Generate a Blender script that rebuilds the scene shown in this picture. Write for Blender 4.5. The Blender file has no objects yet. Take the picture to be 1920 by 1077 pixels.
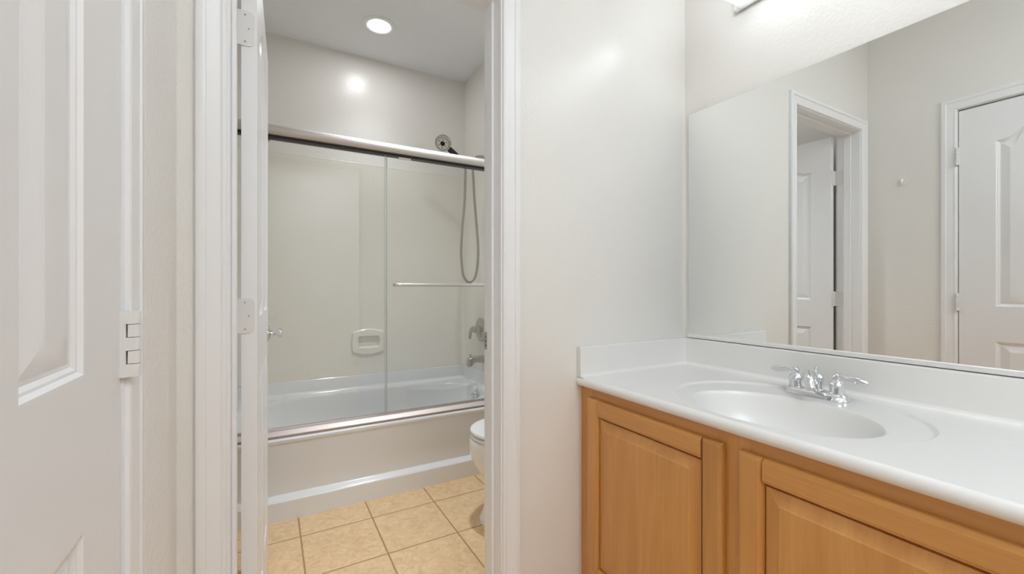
import bpy, bmesh, math, random
from mathutils import Vector, Matrix

random.seed(7)
S = bpy.context.scene
C = S.collection
PI = math.pi

# ------------------------------------------------------------------ camera
YAW = math.radians(29.67)
cam_d = bpy.data.cameras.new('camera')
cam_d.sensor_width = 36.0
cam_d.sensor_fit = 'HORIZONTAL'
cam_d.lens = 798.0 / 1920.0 * 36.0
cam_d.clip_start = 0.02
cam_d.clip_end = 60
cam_d.shift_y = -1.0 / 1920.0
cam = bpy.data.objects.new('camera', cam_d)
cam.location = (0, 0, 1.11)
cam.rotation_euler = (PI / 2, 0, -YAW)
C.objects.link(cam)
S.camera = cam

# ------------------------------------------------------------------ world, light, exposure
W = bpy.data.worlds.new('world')
S.world = W
W.use_nodes = True
W.node_tree.nodes['Background'].inputs[0].default_value = (0.5, 0.5, 0.5, 1)
W.node_tree.nodes['Background'].inputs[1].default_value = 0.3
S.view_settings.view_transform = 'Standard'
S.view_settings.look = 'None'
S.view_settings.gamma = 1.0
S.view_settings.use_curve_mapping = False
S.view_settings.exposure = 0.15
S.cycles.max_bounces = 14
S.cycles.diffuse_bounces = 8
S.cycles.glossy_bounces = 8
S.cycles.transparent_max_bounces = 16
S.cycles.use_denoising = True
S.cycles.sample_clamp_indirect = 6.0
S.cycles.caustics_reflective = False
S.cycles.caustics_refractive = False

BULB = 33.0          # strength of the vanity bulbs
CAN = 60.0           # strength of the recessed lenses
BEAM = 84.0          # watts of each recessed light's beam, seen and added
FILL_PANEL = 9.5          # strength of the added fill panel behind the viewpoint

# ------------------------------------------------------------------ helpers
WL = {}

def mesh_obj(name, bm, mat, parent=None, sharp=35, smooth=True, orient=None):
    bmesh.ops.remove_doubles(bm, verts=bm.verts, dist=1e-6)
    if orient is None:
        bmesh.ops.recalc_face_normals(bm, faces=bm.faces)
    else:
        # open shells: turn every face towards the given direction at its centre
        bm.normal_update()
        for fc in bm.faces:
            if fc.normal.dot(Vector(orient(fc.calc_center_median(), fc.normal))) < 0:
                fc.normal_flip()
        bm.normal_update()
    off = WL[parent.name] if parent is not None else Vector((0, 0, 0))
    if parent is None:
        # origin at the bottom centre of the shape
        xs = [v.co.x for v in bm.verts]; ys = [v.co.y for v in bm.verts]; zs = [v.co.z for v in bm.verts]
        base = Vector(((min(xs) + max(xs)) / 2, (min(ys) + max(ys)) / 2, min(zs)))
    else:
        base = off
    for v in bm.verts:
        v.co -= base
    me = bpy.data.meshes.new(name)
    bm.to_mesh(me); bm.free()
    if smooth:
        me.shade_smooth()
        me.set_sharp_from_angle(angle=math.radians(sharp))
    me.materials.append(mat)
    o = bpy.data.objects.new(name, me)
    if smooth:
        wn = o.modifiers.new('even_normals', 'WEIGHTED_NORMAL')
        wn.keep_sharp = True
        wn.weight = 60
    C.objects.link(o)
    if parent is not None:
        o.parent = parent
    else:
        o.location = base
    WL[o.name] = base
    return o

def thing(name, label, cat, loc, group=None):
    o = bpy.data.objects.new(name, None)
    o.empty_display_size = 0.05
    o.location = loc
    C.objects.link(o)
    o['label'] = label; o['category'] = cat
    if group: o['group'] = group
    WL[o.name] = Vector(loc)
    return o

def struct(name, bm, mat, **k):
    o = mesh_obj(name, bm, mat, **k)
    o['kind'] = 'structure'
    return o

def sempty(name, loc, label=None):
    o = bpy.data.objects.new(name, None)
    o.empty_display_size = 0.05
    o.location = loc
    C.objects.link(o)
    o['kind'] = 'structure'
    if label: o['label'] = label
    WL[o.name] = Vector(loc)
    return o

ID = lambda p: Vector(p)

def box(bm, x0, x1, y0, y1, z0, z1, bev=0.0, seg=2, T=None):
    b = bmesh.new()
    vs = [b.verts.new((x, y, z)) for x in (x0, x1) for y in (y0, y1) for z in (z0, z1)]
    for f in ((0, 1, 3, 2), (4, 6, 7, 5), (0, 4, 5, 1), (2, 3, 7, 6), (0, 2, 6, 4), (1, 5, 7, 3)):
        b.faces.new([vs[i] for i in f])
    bmesh.ops.recalc_face_normals(b, faces=b.faces)
    if bev > 0:
        bmesh.ops.bevel(b, geom=list(b.edges), offset=bev, segments=seg, profile=0.5, affect='EDGES')
    if T:
        for v in b.verts: v.co = T(v.co)
    merge(bm, b)
    return bm

def merge(bm, b):
    m = {}
    for v in b.verts: m[v] = bm.verts.new(v.co)
    for f in b.faces:
        try: bm.faces.new([m[v] for v in f.verts])
        except ValueError: pass
    b.free()

def loft(bm, loops, cap0=True, cap1=True, closed=True):
    """quad strips between loops of equal point counts"""
    rs = [[bm.verts.new(p) for p in L] for L in loops]
    n = len(rs[0])
    for a, b in zip(rs, rs[1:]):
        for i in range(n if closed else n - 1):
            j = (i + 1) % n
            bm.faces.new((a[i], a[j], b[j], b[i]))
    if cap0: bm.faces.new(list(reversed(rs[0])))
    if cap1: bm.faces.new(rs[-1])
    return rs

def frame_for(d):
    d = Vector(d).normalized()
    u = Vector((0, 0, 1)) if abs(d.z) < 0.95 else Vector((1, 0, 0))
    a = d.cross(u).normalized()
    b = d.cross(a).normalized()
    return d, a, b

def lathe(bm, origin, axis, prof, n=32, cap0=True, cap1=True):
    """prof: (distance along axis, radius)"""
    d, a, b = frame_for(axis)
    o = Vector(origin)
    L = []
    for t, r in prof:
        r = max(r, 1e-5)
        L.append([o + d * t + (a * math.cos(2 * PI * i / n) + b * math.sin(2 * PI * i / n)) * r for i in range(n)])
    loft(bm, L, cap0, cap1)
    return bm

def catmull(pts, k=8):
    P = [Vector(p) for p in pts]
    P = [P[0] * 2 - P[1]] + P + [P[-1] * 2 - P[-2]]
    out = []
    for i in range(1, len(P) - 2):
        for s in range(k):
            t = s / k
            p0, p1, p2, p3 = P[i - 1:i + 3]
            out.append(0.5 * ((2 * p1) + (p2 - p0) * t + (2 * p0 - 5 * p1 + 4 * p2 - p3) * t * t + (3 * p1 - p0 - 3 * p2 + p3) * t ** 3))
    out.append(P[-2])
    return out

def tube(bm, pts, r, n=14, k=8, smooth=True, rad=None):
    p = catmull(pts, k) if smooth else [Vector(q) for q in pts]
    d, a, b = frame_for(p[1] - p[0])
    L = []
    m = len(p)
    for i, q in enumerate(p):
        t = (p[min(i + 1, m - 1)] - p[max(i - 1, 0)]).normalized()
        a = (a - t * a.dot(t)).normalized()
        b = t.cross(a)
        rr = r if rad is None else rad(i / (m - 1))
        L.append([q + (a * math.cos(2 * PI * j / n) + b * math.sin(2 * PI * j / n)) * rr for j in range(n)])
    loft(bm, L)
    return bm

def extrude_profile(bm, prof, fn, t0, t1, caps=True):
    """prof: 2D closed polygon; fn(p, t) -> 3D"""
    loft(bm, [[fn(p, t0) for p in prof], [fn(p, t1) for p in prof]], caps, caps)
    return bm

def B(): return bmesh.new()

# ------------------------------------------------------------------ materials
def mat_base(name, col, rough=0.5, metal=0.0, spec=0.5, coat=0.0):
    m = bpy.data.materials.new(name)
    m.use_nodes = True
    nt = m.node_tree
    p = nt.nodes['Principled BSDF']
    p.inputs['Base Color'].default_value = (*col, 1)
    p.inputs['Roughness'].default_value = rough
    p.inputs['Metallic'].default_value = metal
    p.inputs['Specular IOR Level'].default_value = spec
    if coat:
        p.inputs['Coat Weight'].default_value = coat
        p.inputs['Coat Roughness'].default_value = 0.08
    return m, nt, p

def coords(nt, scale=(1, 1, 1)):
    g = nt.nodes.new('ShaderNodeNewGeometry')
    mp = nt.nodes.new('ShaderNodeMapping')
    mp.inputs['Scale'].default_value = scale
    nt.links.new(g.outputs['Position'], mp.inputs['Vector'])
    return mp.outputs['Vector']

def add_bump(nt, p, vec, scale, strength, dist, detail=3.0):
    n = nt.nodes.new('ShaderNodeTexNoise')
    n.inputs['Scale'].default_value = scale
    n.inputs['Detail'].default_value = detail
    nt.links.new(vec, n.inputs['Vector'])
    b = nt.nodes.new('ShaderNodeBump')
    b.inputs['Strength'].default_value = strength
    b.inputs['Distance'].default_value = dist
    nt.links.new(n.outputs['Fac'], b.inputs['Height'])
    nt.links.new(b.outputs['Normal'], p.inputs['Normal'])
    return n

def mottled(nt, p, vec, scale, c0, c1, lo=0.35, hi=0.65, detail=4):
    n = nt.nodes.new('ShaderNodeTexNoise')
    n.inputs['Scale'].default_value = scale
    n.inputs['Detail'].default_value = detail
    nt.links.new(vec, n.inputs['Vector'])
    r = nt.nodes.new('ShaderNodeValToRGB')
    r.color_ramp.elements[0].position = lo; r.color_ramp.elements[0].color = (*c0, 1)
    r.color_ramp.elements[1].position = hi; r.color_ramp.elements[1].color = (*c1, 1)
    nt.links.new(n.outputs['Fac'], r.inputs['Fac'])
    nt.links.new(r.outputs['Color'], p.inputs['Base Color'])
    return r

def wall_paint(name, col, rough, bump=0.22, sc=95):
    m, nt, p = mat_base(name, col, rough)
    v = coords(nt)
    mottled(nt, p, v, 1.6, tuple(c * 0.985 for c in col), col)
    add_bump(nt, p, v, sc, bump, 0.004, 2.0)
    return m

M_WALL = wall_paint('wall_paint', (0.79, 0.772, 0.740), 0.27)
M_CEIL = wall_paint('ceiling_paint', (0.83, 0.84, 0.865), 0.6, 0.15)

def trim_paint(name, col, rough=0.32, grain=0.0):
    m, nt, p = mat_base(name, col, rough)
    v = coords(nt, (1, 1, 0.06) if grain else (1, 1, 1))
    if grain:
        add_bump(nt, p, v, 260, grain, 0.0015, 3.0)
    else:
        add_bump(nt, p, v, 60, 0.05, 0.002, 2.0)
    return m

M_TRIM = trim_paint('trim_paint', (0.81, 0.81, 0.82))
M_DOOR = trim_paint('door_paint', (0.81, 0.81, 0.82), 0.36, 0.18)
M_HINGE = trim_paint('painted_hinge', (0.72, 0.71, 0.70), 0.35)

# floor tiles
def tile_mat():
    m, nt, p = mat_base('floor_tile', (0.6, 0.4, 0.25), 0.38)
    N = nt.nodes; L = nt.links
    g = N.new('ShaderNodeNewGeometry')
    mp = N.new('ShaderNodeMapping')
    TX, TY = 0.3085, 0.3140
    mp.inputs['Location'].default_value = (-0.120 / TX + 10, -1.790 / TY + 10, 0)
    mp.inputs['Scale'].default_value = (1 / TX, 1 / TY, 1)
    L.new(g.outputs['Position'], mp.inputs['Vector'])
    fr = N.new('ShaderNodeVectorMath'); fr.operation = 'FRACTION'
    L.new(mp.outputs['Vector'], fr.inputs[0])
    fl = N.new('ShaderNodeVectorMath'); fl.operation = 'FLOOR'
    L.new(mp.outputs['Vector'], fl.inputs[0])
    sub = N.new('ShaderNodeVectorMath'); sub.operation = 'SUBTRACT'
    sub.inputs[1].default_value = (0.5, 0.5, 0.5)
    L.new(fr.outputs['Vector'], sub.inputs[0])
    ab = N.new('ShaderNodeVectorMath'); ab.operation = 'ABSOLUTE'
    L.new(sub.outputs['Vector'], ab.inputs[0])
    sx = N.new('ShaderNodeSeparateXYZ'); L.new(ab.outputs['Vector'], sx.inputs[0])
    mx = N.new('ShaderNodeMath'); mx.operation = 'MAXIMUM'
    L.new(sx.outputs['X'], mx.inputs[0]); L.new(sx.outputs['Y'], mx.inputs[1])
    mr = N.new('ShaderNodeMapRange')
    mr.inputs['From Min'].default_value = 0.487; mr.inputs['From Max'].default_value = 0.493
    L.new(mx.outputs[0], mr.inputs['Value'])
    wn = N.new('ShaderNodeTexWhiteNoise'); wn.noise_dimensions = '3D'
    L.new(fl.outputs['Vector'], wn.inputs['Vector'])
    off = N.new('ShaderNodeVectorMath'); off.operation = 'SCALE'; off.inputs['Scale'].default_value = 7.0
    L.new(wn.outputs['Color'], off.inputs[0])
    add = N.new('ShaderNodeVectorMath'); add.operation = 'ADD'
    L.new(g.outputs['Position'], add.inputs[0]); L.new(off.outputs['Vector'], add.inputs[1])
    n1 = N.new('ShaderNodeTexNoise'); n1.inputs['Scale'].default_value = 26; n1.inputs['Detail'].default_value = 6
    n1.inputs['Roughness'].default_value = 0.65; n1.inputs['Distortion'].default_value = 1.2
    L.new(add.outputs['Vector'], n1.inputs['Vector'])
    r = N.new('ShaderNodeValToRGB')
    e = r.color_ramp.elements
    e[0].position = 0.26; e[0].color = (0.62, 0.40, 0.205, 1)
    e[1].position = 0.62; e[1].color = (0.80, 0.59, 0.36, 1)
    k = e.new(0.46); k.color = (0.73, 0.51, 0.29, 1)
    L.new(n1.outputs['Fac'], r.inputs['Fac'])
    mix = N.new('ShaderNodeMix'); mix.data_type = 'RGBA'
    L.new(mr.outputs['Result'], mix.inputs['Factor'])
    L.new(r.outputs['Color'], mix.inputs['A'])
    mix.inputs['B'].default_value = (0.42, 0.25, 0.13, 1)
    L.new(mix.outputs['Result'], p.inputs['Base Color'])
    rm = N.new('ShaderNodeMapRange'); rm.inputs['To Min'].default_value = 0.36; rm.inputs['To Max'].default_value = 0.9
    L.new(mr.outputs['Result'], rm.inputs['Value']); L.new(rm.outputs['Result'], p.inputs['Roughness'])
    inv = N.new('ShaderNodeMath'); inv.operation = 'SUBTRACT'; inv.inputs[0].default_value = 1.0
    L.new(mr.outputs['Result'], inv.inputs[1])
    b = N.new('ShaderNodeBump'); b.inputs['Distance'].default_value = 0.003; b.inputs['Strength'].default_value = 0.6
    L.new(inv.outputs[0], b.inputs['Height']); L.new(b.outputs['Normal'], p.inputs['Normal'])
    return m
M_TILE = tile_mat()

def wood(name, axis, tint=1.0):
    m, nt, p = mat_base(name, (0.5, 0.25, 0.08), 0.30, coat=0.4)
    N = nt.nodes; L = nt.links
    st = 0.10
    sc = {'z': (1, 1, st), 'y': (1, st, 1)}[axis]
    v = coords(nt, sc)
    n = N.new('ShaderNodeTexNoise'); n.inputs['Scale'].default_value = 9; n.inputs['Detail'].default_value = 5
    n.inputs['Distortion'].default_value = 1.4; n.inputs['Roughness'].default_value = 0.6
    L.new(v, n.inputs['Vector'])
    v2 = coords(nt, {'z': (1, 1, 0.03), 'y': (1, 0.03, 1)}[axis])
    n2 = N.new('ShaderNodeTexNoise'); n2.inputs['Scale'].default_value = 130; n2.inputs['Detail'].default_value = 3
    L.new(v2, n2.inputs['Vector'])
    mixf = N.new('ShaderNodeMix'); mixf.data_type = 'FLOAT'; mixf.inputs['Factor'].default_value = 0.25
    L.new(n.outputs['Fac'], mixf.inputs['A']); L.new(n2.outputs['Fac'], mixf.inputs['B'])
    r = N.new('ShaderNodeValToRGB'); e = r.color_ramp.elements
    e[0].position = 0.30; e[0].color = (0.50 * tint, 0.222 * tint, 0.054 * tint, 1)
    e[1].position = 0.68; e[1].color = (0.66 * tint, 0.338 * tint, 0.104 * tint, 1)
    k = e.new(0.48); k.color = (0.585 * tint, 0.276 * tint, 0.074 * tint, 1)
    L.new(mixf.outputs['Result'], r.inputs['Fac'])
    L.new(r.outputs['Color'], p.inputs['Base Color'])
    b = N.new('ShaderNodeBump'); b.inputs['Distance'].default_value = 0.001; b.inputs['Strength'].default_value = 0.08
    L.new(n2.outputs['Fac'], b.inputs['Height']); L.new(b.outputs['Normal'], p.inputs['Normal'])
    return m
M_WOODV = wood('maple_upright_grain', 'z')
M_WOODV2 = wood('maple_upright_grain_reddish', 'z', 0.88)
M_WOODH = wood('maple_level_grain', 'y', 1.0)

def gloss(name, col, rough=0.12, coat=0.5, vein=None):
    m, nt, p = mat_base(name, col, rough, coat=coat)
    v = coords(nt)
    mottled(nt, p, v, 5, tuple(c * 0.985 for c in col), col)
    return m
M_MARBLE = gloss('cultured_marble', (0.80, 0.79, 0.775), 0.33, 0.22)
M_TUB = gloss('white_enamel', (0.775, 0.785, 0.80), 0.16, 0.4)
M_CHINA = gloss('white_china', (0.82, 0.82, 0.825), 0.10, 0.6)
M_SURR = gloss('cream_surround', (0.775, 0.745, 0.675), 0.22, 0.25)
M_SEAT = gloss('white_plastic_seat', (0.82, 0.82, 0.82), 0.2, 0.3)
M_SOAP = gloss('cream_soap_dish', (0.775, 0.745, 0.675), 0.25, 0.3)

def metal(name, col, rough, aniso=0.0):
    m, nt, p = mat_base(name, col, rough, 1.0)
    v = coords(nt)
    n = add_bump(nt, p, v, 300, 0.02, 0.0005, 1.0)
    return m
M_CHROME = metal('chrome', (0.74, 0.75, 0.77), 0.035)
M_NICKEL = metal('satin_nickel', (0.66, 0.63, 0.60), 0.54)
M_FIX = metal('fitting_nickel', (0.50, 0.47, 0.42), 0.22)
M_HOSE = metal('hose_metal', (0.42, 0.39, 0.33), 0.38)
M_SILL = metal('warm_satin_metal', (0.47, 0.41, 0.385), 0.5)
M_ALU = metal('brushed_aluminium', (0.74, 0.72, 0.70), 0.26)
M_CHAN = metal('bright_channel', (0.95, 0.95, 0.95), 0.5)
M_STEEL = metal('dull_steel', (0.5, 0.5, 0.53), 0.35)
M_BLACK, _, _ = mat_base('black_rubber', (0.012, 0.011, 0.010), 0.5)
M_BLACKP, _, _ = mat_base('black_plastic', (0.010, 0.010, 0.011), 0.5)
M_GREYP, _, _ = mat_base('grey_plastic', (0.80, 0.79, 0.76), 0.3)
M_DARKHOLE, _, _ = mat_base('dark_screw_slot', (0.12, 0.11, 0.10), 0.6)

def thin_glass(name, tint, rough=0.0, milk=0.0):
    m = bpy.data.materials.new(name)
    m.use_nodes = True
    nt = m.node_tree; N = nt.nodes; L = nt.links
    for n in list(N): N.remove(n)
    out = N.new('ShaderNodeOutputMaterial')
    tr = N.new('ShaderNodeBsdfTransparent'); tr.inputs['Color'].default_value = (*tint, 1)
    gl = N.new('ShaderNodeBsdfGlossy'); gl.inputs['Roughness'].default_value = rough
    fr = N.new('ShaderNodeFresnel'); fr.inputs['IOR'].default_value = 1.5
    # the pane is thin: both of its faces reflect like air to glass
    ge = N.new('ShaderNodeNewGeometry')
    io = N.new('ShaderNodeMapRange')
    io.inputs['To Min'].default_value = 1.62; io.inputs['To Max'].default_value = 1 / 1.62
    L.new(ge.outputs['Backfacing'], io.inputs['Value']); L.new(io.outputs['Result'], fr.inputs['IOR'])
    mx = N.new('ShaderNodeMixShader')
    L.new(fr.outputs['Fac'], mx.inputs['Fac']); L.new(tr.outputs[0], mx.inputs[1]); L.new(gl.outputs[0], mx.inputs[2])
    last = mx
    if milk:
        tl = N.new('ShaderNodeBsdfTranslucent'); tl.inputs['Color'].default_value = (0.95, 0.97, 0.98, 1)
        m2 = N.new('ShaderNodeMixShader'); m2.inputs['Fac'].default_value = milk
        L.new(mx.outputs[0], m2.inputs[1]); L.new(tl.outputs[0], m2.inputs[2])
        last = m2
    L.new(last.outputs[0], out.inputs['Surface'])
    return m
M_GLASS = thin_glass('shower_glass', (0.991, 0.995, 0.991))
M_EDGE, _, _ = mat_base('polished_glass_edge', (0.50, 0.55, 0.52), 0.15)
M_SHADE = thin_glass('clear_lamp_glass', (0.97, 0.98, 0.985), 0.02, 0.28)

def mirror_mat():
    m, nt, p = mat_base('mirror_silver', (0.90, 0.915, 0.905), 0.0, 1.0)
    return m
M_MIRROR = mirror_mat()

def emit(name, col, strength):
    m = bpy.data.materials.new(name)
    m.use_nodes = True
    nt = m.node_tree
    for n in list(nt.nodes): nt.nodes.remove(n)
    o = nt.nodes.new('ShaderNodeOutputMaterial')
    e = nt.nodes.new('ShaderNodeEmission')
    e.inputs['Color'].default_value = (*col, 1); e.inputs['Strength'].default_value = strength
    nt.links.new(e.outputs[0], o.inputs['Surface'])
    return m
M_BULB = emit('bulb_glow', (0.93, 0.97, 1.0), BULB)
M_LENS = emit('can_lens_glow', (0.97, 0.985, 1.0), CAN)
M_FILL = emit('fill_panel_glow', (0.86, 0.94, 1.0), FILL_PANEL)  # glow of the added fill panel

# ------------------------------------------------------------------ layout (metres, camera above the origin)
XL = -0.174            # left wall face
XM = 1.465             # mirror wall face
Y1, Y1B = 1.154, 1.270 # doorway wall faces
YB = 3.146             # wall behind the tub
YT = 2.276             # tub apron
XT0, XT1 = -0.170, 1.350
ZC = 2.74
YR = -1.60             # rear wall
JL, JR, JH = -0.078, 0.618, 2.020     # bath doorway clear opening
DY0, DY1 = 0.155, 0.768               # left door slab, far edge is the hinge side

# ------------------------------------------------------------------ shell
b = B(); box(b, XL - 0.12, XM + 0.12, YR - 0.12, YB + 0.12, -0.08, 0); struct('floor', b, M_TILE, smooth=False)
b = B(); box(b, XL - 0.12, XM + 0.12, YR - 0.12, YB + 0.12, ZC, ZC + 0.08); ceil = struct('ceiling', b, M_CEIL, smooth=False)

# left wall with its door hole
OY0, OY1, OH = DY0 - 0.003, DY1 + 0.003, 2.022
b = B()
box(b, XL - 0.116, XL, YR, OY0 - 0.02, 0, ZC)
box(b, XL - 0.116, XL, OY1 + 0.02, YB + 0.1, 0, ZC)
box(b, XL - 0.116, XL, OY0 - 0.02, OY1 + 0.02, OH + 0.02, ZC)
struct('wall_left', b, M_WALL, smooth=False)
b = B(); box(b, XM, XM + 0.116, YR, YB + 0.1, 0, ZC); struct('wall_right', b, M_WALL, smooth=False)
b = B()
NX0, NX1, NZ0, NZ1 = 0.535, 0.693, 0.665, 0.770      # niche of the soap dish
for (x0, x1, z0, z1) in ((XL, NX0, 0, ZC), (NX1, XM, 0, ZC), (NX0, NX1, 0, NZ0), (NX0, NX1, NZ1, ZC)):
    box(b, x0, x1, YB + 0.001, YB + 0.1, z0, z1)
box(b, NX0, NX1, YB + 0.06, YB + 0.1, NZ0, NZ1)
struct('wall_far', b, M_WALL, smooth=False)
b = B(); box(b, XT1 + 0.002, XM, YT + 0.01, YB, 0, ZC); struct('wall_tub_end', b, M_WALL, smooth=False)
# doorway wall
b = B()
box(b, XL, JL - 0.02, Y1, Y1B, 0, ZC)
box(b, JR + 0.02, XM, Y1, Y1B, 0, ZC)
box(b, JL - 0.02, JR + 0.02, Y1, Y1B, JH + 0.02, ZC)
struct('wall_front', b, M_WALL, smooth=False)
b = B(); box(b, XL, XM, YR - 0.1, YR, 0, ZC); struct('wall_back', b, M_WALL, smooth=False)

# casing profile: (outward from the inner edge, proud of the wall)
CW = 0.0585
CAS = [(0, 0), (0, 0.0075), (0.003, 0.0100), (0.008, 0.0105), (0.011, 0.0088), (0.014, 0.0085), (0.030, 0.0108), (0.037, 0.0125),
       (0.039, 0.0155), (0.043, 0.0170), (0.052, 0.0170), (0.056, 0.0155), (CW, 0.0115), (CW, 0)]

def casing(name, a0, a1, h, fn):
    """a0<a1 clear edges, h head; fn(a, z, p) -> world"""
    st = [lambda o: (a0 - o, 0.0), lambda o: (a0 - o, h + o), lambda o: (a1 + o, h + o), lambda o: (a1 + o, 0.0)]
    bm = B()
    loft(bm, [[fn(*s(o), p) for o, p in CAS] for s in st])
    return struct(name, bm, M_TRIM, sharp=25)

casing('trim_1', JL - 0.005, JR + 0.005, JH + 0.005, lambda a, z, p: (a, Y1 - p, z))
casing('trim_2', JL - 0.005, JR + 0.005, JH + 0.005, lambda a, z, p: (a, Y1B + p, z))
casing('trim_3', OY0 - 0.004, OY1 + 0.004, OH + 0.004, lambda a, z, p: (XL + p * 0.72, a, z))

# jamb of the bath doorway, with its stop and strike plate
b = B()
box(b, JL - 0.02, JL, Y1, Y1B, 0, JH + 0.02, 0.001, 1)
box(b, JR, JR + 0.02, Y1, Y1B, 0, JH + 0.02, 0.001, 1)
box(b, JL, JR, Y1, Y1B, JH, JH + 0.02)
jamb = struct('trim_4', b, M_TRIM)
b = B()
SY0, SY1, SP = 1.196, 1.231, 0.010
box(b, JL, JL + SP, SY0, SY1, 0, JH, 0.002, 2); box(b, JR - SP, JR, SY0, SY1, 0, JH, 0.002, 2)
box(b, JL + SP, JR - SP, SY0, SY1, JH - SP, JH, 0.002, 2)
mesh_obj('door_stop', b, M_TRIM, jamb, smooth=False)
b = B(); box(b, JR - 0.0015, JR + 0.001, 1.247, 1.2705, 0.903, 0.960, 0.0006, 1)
sp = mesh_obj('strike_plate', b, M_STEEL, jamb)
sp['label'] = 'grey steel strike plate'
b = B()
for z in (0.916, 0.9315, 0.945):
    box(b, JR - 0.0022, JR - 0.001, 1.2535, 1.259, z - 0.003, z + 0.003)
mesh_obj('strike_slot', b, M_DARKHOLE, sp)

# jamb of the left door
b = B()
box(b, XL - 0.116, XL, OY1, OY1 + 0.02, 0, OH + 0.02); box(b, XL - 0.116, XL, OY0 - 0.02, OY0, 0, OH + 0.02)
box(b, XL - 0.116, XL, OY0, OY1, OH, OH + 0.02)
box(b, XL - 0.075, XL - 0.040, OY1 - 0.012, OY1, 0, OH); box(b, XL - 0.075, XL - 0.040, OY0, OY0 + 0.012, 0, OH)
box(b, XL - 0.075, XL - 0.040, OY0, OY1, OH - 0.012, OH)
struct('trim_5', b, M_TRIM, smooth=False)

# ------------------------------------------------------------------ doors
def door(name, label, base, ud, wd, Wd, Ht, stile, mull, z_low, z_mid, arch, knob_z):
    """four-panel door with swooping upper panels; u from the hinge edge, w out of the front face"""
    ud = Vector(ud); wd = Vector(wd); o = Vector(base)
    TH = 0.035
    T = lambda p: o + ud * p[0] + wd * p[1] + Vector((0, 0, p[2]))
    root = sempty(name, base, label)
    pw = (Wd - 2 * stile - mull) / 2
    zt, zr = arch
    def top(u):
        # low at the outer stile, swooping up to the middle of the door
        t = (u - stile) / pw if u <= Wd / 2 else (Wd - stile - u) / pw
        t = min(max((t - 0.18) / 0.82, 0), 1)
        s = t * t * (3 - 2 * t)
        return zt + (zr - zt) * s
    pans = []
    for u0 in (stile, stile + pw + mull):
        pans.append((u0, u0 + pw, z_low[0], (lambda u: z_low[1])))
        pans.append((u0, u0 + pw, z_mid, top))
    NT = 14
    def loop(pan, d, w):
        u0, u1, z0, tf = pan
        pts = [(u0 + d, w, z0 + d), (u1 - d, w, z0 + d)]
        for i in range(NT + 1):
            t = i / NT
            u = (u1 - d) + (u0 - u1 + 2 * d) * t
            ur = u1 + (u0 - u1) * t
            pts.append((u, w, tf(ur) - d))
        return pts
    steps = [(0, 0), (0.003, -0.0005), (0.007, -0.0045), (0.010, -0.0050), (0.014, -0.0080), (0.018, -0.0085), (0.048, -0.0005), (0.051, -0.0003)]
    bm = B()
    for side in (0, 1):
        def F(p):
            w = p[1] if side == 0 else -TH - p[1]
            return T((p[0], w, p[2]))
        edges = []
        def ring(pts):
            vs = [bm.verts.new(F(p)) for p in pts]
            for i in range(len(vs)):
                edges.append(bm.edges.new((vs[i], vs[(i + 1) % len(vs)])))
            return vs
        outer = ring([(0.0, 0, 0.0), (Wd, 0, 0.0), (Wd, 0, Ht), (0, 0, Ht)])
        for pn in pans:
            prev = ring(loop(pn, 0, 0))
            for d, w in steps[1:]:
                cur = [bm.verts.new(F(p)) for p in loop(pn, d, w)]
                for i in range(len(cur)):
                    j = (i + 1) % len(cur)
                    bm.faces.new((prev[i], prev[j], cur[j], cur[i]))
                prev = cur
            bm.faces.new(prev)
        bmesh.ops.triangle_fill(bm, use_beauty=True, use_dissolve=False, edges=edges)
        if side == 0: f_outer = outer
        else: b_outer = outer
    for i in range(4):
        j = (i + 1) % 4
        bm.faces.new((f_outer[i], f_outer[j], b_outer[j], b_outer[i]))
    mesh_obj('door_leaf', bm, M_DOOR, root, sharp=12)
    return root, T

def knob(root, T, u, z, side):
    """side +1 front face, -1 back face"""
    s = side
    w0 = 0.0 if s > 0 else -0.035
    o = T((u, w0, z)); ax = (T((u, w0 + s, z)) - o)
    bm = B()
    lathe(bm, o, ax, [(0, 0.031), (0.003, 0.031), (0.006, 0.027), (0.009, 0.018), (0.012, 0.0135)], 32)
    k = mesh_obj('door_knob', bm, M_CHROME, root)
    k['label'] = 'chrome flared knob'
    bm = B()
    lathe(bm, o, ax, [(0.010, 0.0125), (0.018, 0.0110), (0.023, 0.0125), (0.026, 0.0095), (0.030, 0.0105), (0.040, 0.0165), (0.045, 0.0178), (0.048, 0.0172), (0.050, 0.0130), (0.0502, 0.001)], 32)
    mesh_obj('grip', bm, M_CHROME, k)

dA, TA = door('door_1', 'white four-panel door standing open into the tub room', (-0.0275, 1.280, 0.010), (0.03213, 0.99948, 0), (0.99948, -0.03213, 0),
              0.688, 2.002, 0.105, 0.095, (0.19, 0.852), 1.004 + 0.01, (1.815, 1.895), 0.915)
knob(dA, TA, 0.632, 0.917, 1)
knob(dA, TA, 0.632, 0.917, -1)
dB, TB = door('door_2', 'white four-panel door closed in the left wall', (XL - 0.003, DY1, 0.010), (0, -1, 0), (1, 0, 0),
              DY1 - DY0, 2.004, 0.126, 0.07, (0.19, 0.831), 1.000, (1.819, 1.895), 0.915)
knob(dB, TB, 0.553, 0.917, 1)

# hinges of the bath door: leaf let into the door edge, leaf on the jamb, knuckle
def rounded_plate(bm, pts2, fn, t0, t1):
    loft(bm, [[fn(p, t0) for p in pts2], [fn(p, t1) for p in pts2]])

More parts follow.
